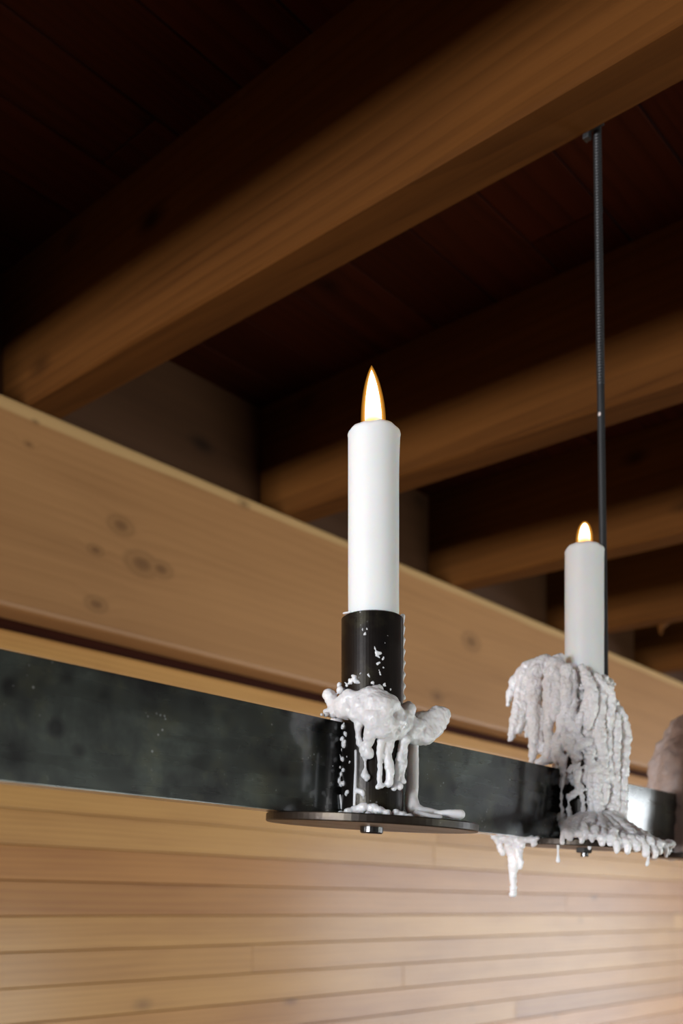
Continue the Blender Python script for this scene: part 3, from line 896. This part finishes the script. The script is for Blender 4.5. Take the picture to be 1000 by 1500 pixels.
def rim(px, i, f=1.0):
    """depth where the sight line at px first meets the plate's rim (or comes closest to it)"""
    r = 2.05 * f; best = None
    for q in range(460):
        Z = ZC[i] - 2.3 + q * 0.01
        u, v = uv_of(px, Z)
        d = math.hypot(u - CU[i], v - V_C)
        if d <= r: return Z
        if best is None or d < best[0]: best = (d, Z)
    return best[1]
a = Wax(22)     # skirt heaped on the plate, dripping over its edge
fans = [(822, 1234, 5), (835, 1230, 5), (850, 1232, 5), (866, 1230, 6), (880, 1236, 7), (893, 1232, 7), (902, 1243, 5), (918, 1243, 6.5), (932, 1240, 7), (945, 1246, 8), (958, 1250, 6.5), (965, 1245, 6), (974, 1250, 4), (978, 1246, 4)]
for layer in range(2):
    for q, (px, py, r) in enumerate(fans):
        if layer: px += 6; py -= RND.uniform(6, 14)
        if px > 890: py += 4
        sx = 868 + (px - 868) * 0.25 + RND.uniform(-4, 4)
        e = rim(px, 1) - .07 + .1 * layer
        up = (9, 3, 12, 5, 7)[q % 5]
        m = 1.0 if not layer else RND.uniform(.7, 1.3)
        a.run([(sx, 1194, Z1 - .65, 7), ((sx + px) / 2 + RND.uniform(-7, 7), 1208 + (px - 868) * 0.10 + RND.uniform(-3, 3), (Z1 - .6 + e) / 2 - .1 - .12 * layer, 6.5 * m), (px - (px - 868) * .1, 1224 + (px - 868) * 0.11, e + .04 - .1 * layer, 6 * m), (px + RND.uniform(-3, 3), py - up, e, r * .95), (px + 1, py - up * .4, e, r * .7), (px + 1, py, e, r * .72)], 0.16)
for i in range(45):
    px = RND.uniform(828, 968); t_ = RND.uniform(0.25, 1)
    a.blob(868 + (px - 868) * (.3 + .7 * t_), 1198 + t_ * 28 + (px - 868) * 0.12 * t_, (Z1 - .6) * (1 - t_) + rim(px, 1, 0.98) * t_ - .08, RND.uniform(2.5, 6))
for (px, py, r) in [(830, 1222, 6), (845, 1216, 8), (860, 1214, 9), (880, 1213, 10), (900, 1218, 9), (920, 1226, 8), (938, 1233, 6), (955, 1240, 5)]:
    a.blob(px, py, rim(px, 1, 0.8), r)
a.build('wax_skirt', M_wax, w2, 0.0006, 0.0010, 0.006, 3)

a = Wax(23)     # curtain hanging from the near left edge of the plate
for r_ in [[(724, 1224, 6), (728, 1228, 6), (731, 1236, 5), (734, 1246, 4.5), (736, 1250, 4)],
           [(742, 1226, 7), (746, 1234, 8), (748, 1244, 9), (752, 1254, 8), (752, 1266, 8), (751, 1280, 6), (752, 1295, 5), (751, 1305, 5.5), (751, 1310, 5.5)],
           [(757, 1230, 7), (758, 1244, 7), (760, 1256, 5), (762, 1264, 4), (761, 1272, 3)],
           [(726, 1226, 5), (745, 1228, 6), (765, 1229, 5.5), (778, 1230, 5), (788, 1228, 3)],
           [(778, 1228, 4), (783, 1234, 4), (780, 1238, 3.5)], [(766, 1230, 5), (765, 1240, 4)]]:
    a.run([(x, y, rim(max(x, 742), 1) - 0.05, rr) for x, y, rr in r_], 0.18, beads=True)
a.build('hanging_wax', M_wax, w2, 0.0007, 0.0007, 0.004, 1)
for pts in ([(817, 1238, 2.2), (817, 1250, 1.6), (817, 1258, 3), (817, 1261, 3.4)], [(863, 1232, 3), (863, 1240, 3), (863, 1243, 2.5)], [(949, 1248, 2.5), (949, 1258, 2), (948, 1264, 3), (947, 1267, 2.5)]):
    a = Wax(24); a.run([(x, y, rim(x, 1) + .25, r) for x, y, r in pts], 0.03)
    a.build('wax_drop', M_wax, w2, 0.0005, 0, 0.004, 2)

# ---- wax on the third holder, half outside the picture
Z2 = ZC[2]
w3 = empty('melted_wax', W(CU[2], V_C, 3.4))
tag(w3, 'wax mound tinted greyish brown for shade and slight dirt, over the far holder at the right edge', 'wax', 'hardened candle wax on the holders')
a = Wax(31)
for z_ in range(30):
    zz_ = 2.0 + z_ * 0.139
    f_ = z_ / 29
    rad_ = 1.75 * (1 - 0.14 * f_ - 0.55 * max(0, f_ - 0.72) ** 1.0 * 2)
    for k_ in range(22):
        an = 6.283 * (k_ + 0.5 * (z_ % 2)) / 22
        w_ = rad_ + 0.1 * math.sin(an * 7 + 1) + 0.05 * a.r.uniform(-1, 1)
        a.ball(W(CU[2] + w_ * math.cos(an), V_C + w_ * math.sin(an) * (1.0 if math.sin(an) > 0 else 0.45), zz_), 0.27 * D * a.r.uniform(0.85, 1.2))
for i in range(14):
    an = 6.283 * i / 14
    a.ball(W(CU[2] + .8 * math.cos(an), V_C + .8 * math.sin(an) * .5, 5.75), .3 * D)
a.build('wax_mound', M_waxdim, w3, 0.0012, 0.0014, 0.008, 1)

# ------------------------------------------------------------------ camera, world, colour management
cam = bpy.data.cameras.new('camera'); co = bpy.data.objects.new('camera', cam); COL.objects.link(co)
co.location = (0, 0, EYE); co.rotation_euler = (math.radians(90), 0, TH)
cam.sensor_fit = 'AUTO'; cam.sensor_width = 36.0
cam.lens = F / 1500.0 * 36.0
cam.shift_y = (1335 - 750) / 1500.0
cam.clip_start = 0.02; cam.clip_end = 60
cam.dof.use_dof = True; cam.dof.focus_distance = ZC[0] * D; cam.dof.aperture_fstop = 8.0
S.camera = co

w = bpy.data.worlds.new('world'); S.world = w; w.use_nodes = True
nt = w.node_tree; nt.nodes.clear()
out = nt.nodes.new('ShaderNodeOutputWorld'); bg = nt.nodes.new('ShaderNodeBackground')
bg.inputs[0].default_value = (0.75, 0.85, 1.0, 1); bg.inputs[1].default_value = 0.6
nt.links.new(bg.outputs[0], out.inputs[0])

S.view_settings.view_transform = 'Standard'; S.view_settings.look = 'None'
S.view_settings.exposure = 0.28; S.view_settings.gamma = 1.0; S.view_settings.use_curve_mapping = False
S.cycles.use_denoising = True
S.cycles.max_bounces = 8; S.cycles.diffuse_bounces = 4; S.cycles.glossy_bounces = 4; S.cycles.transparent_max_bounces = 16
S.cycles.sample_clamp_indirect = 6.0
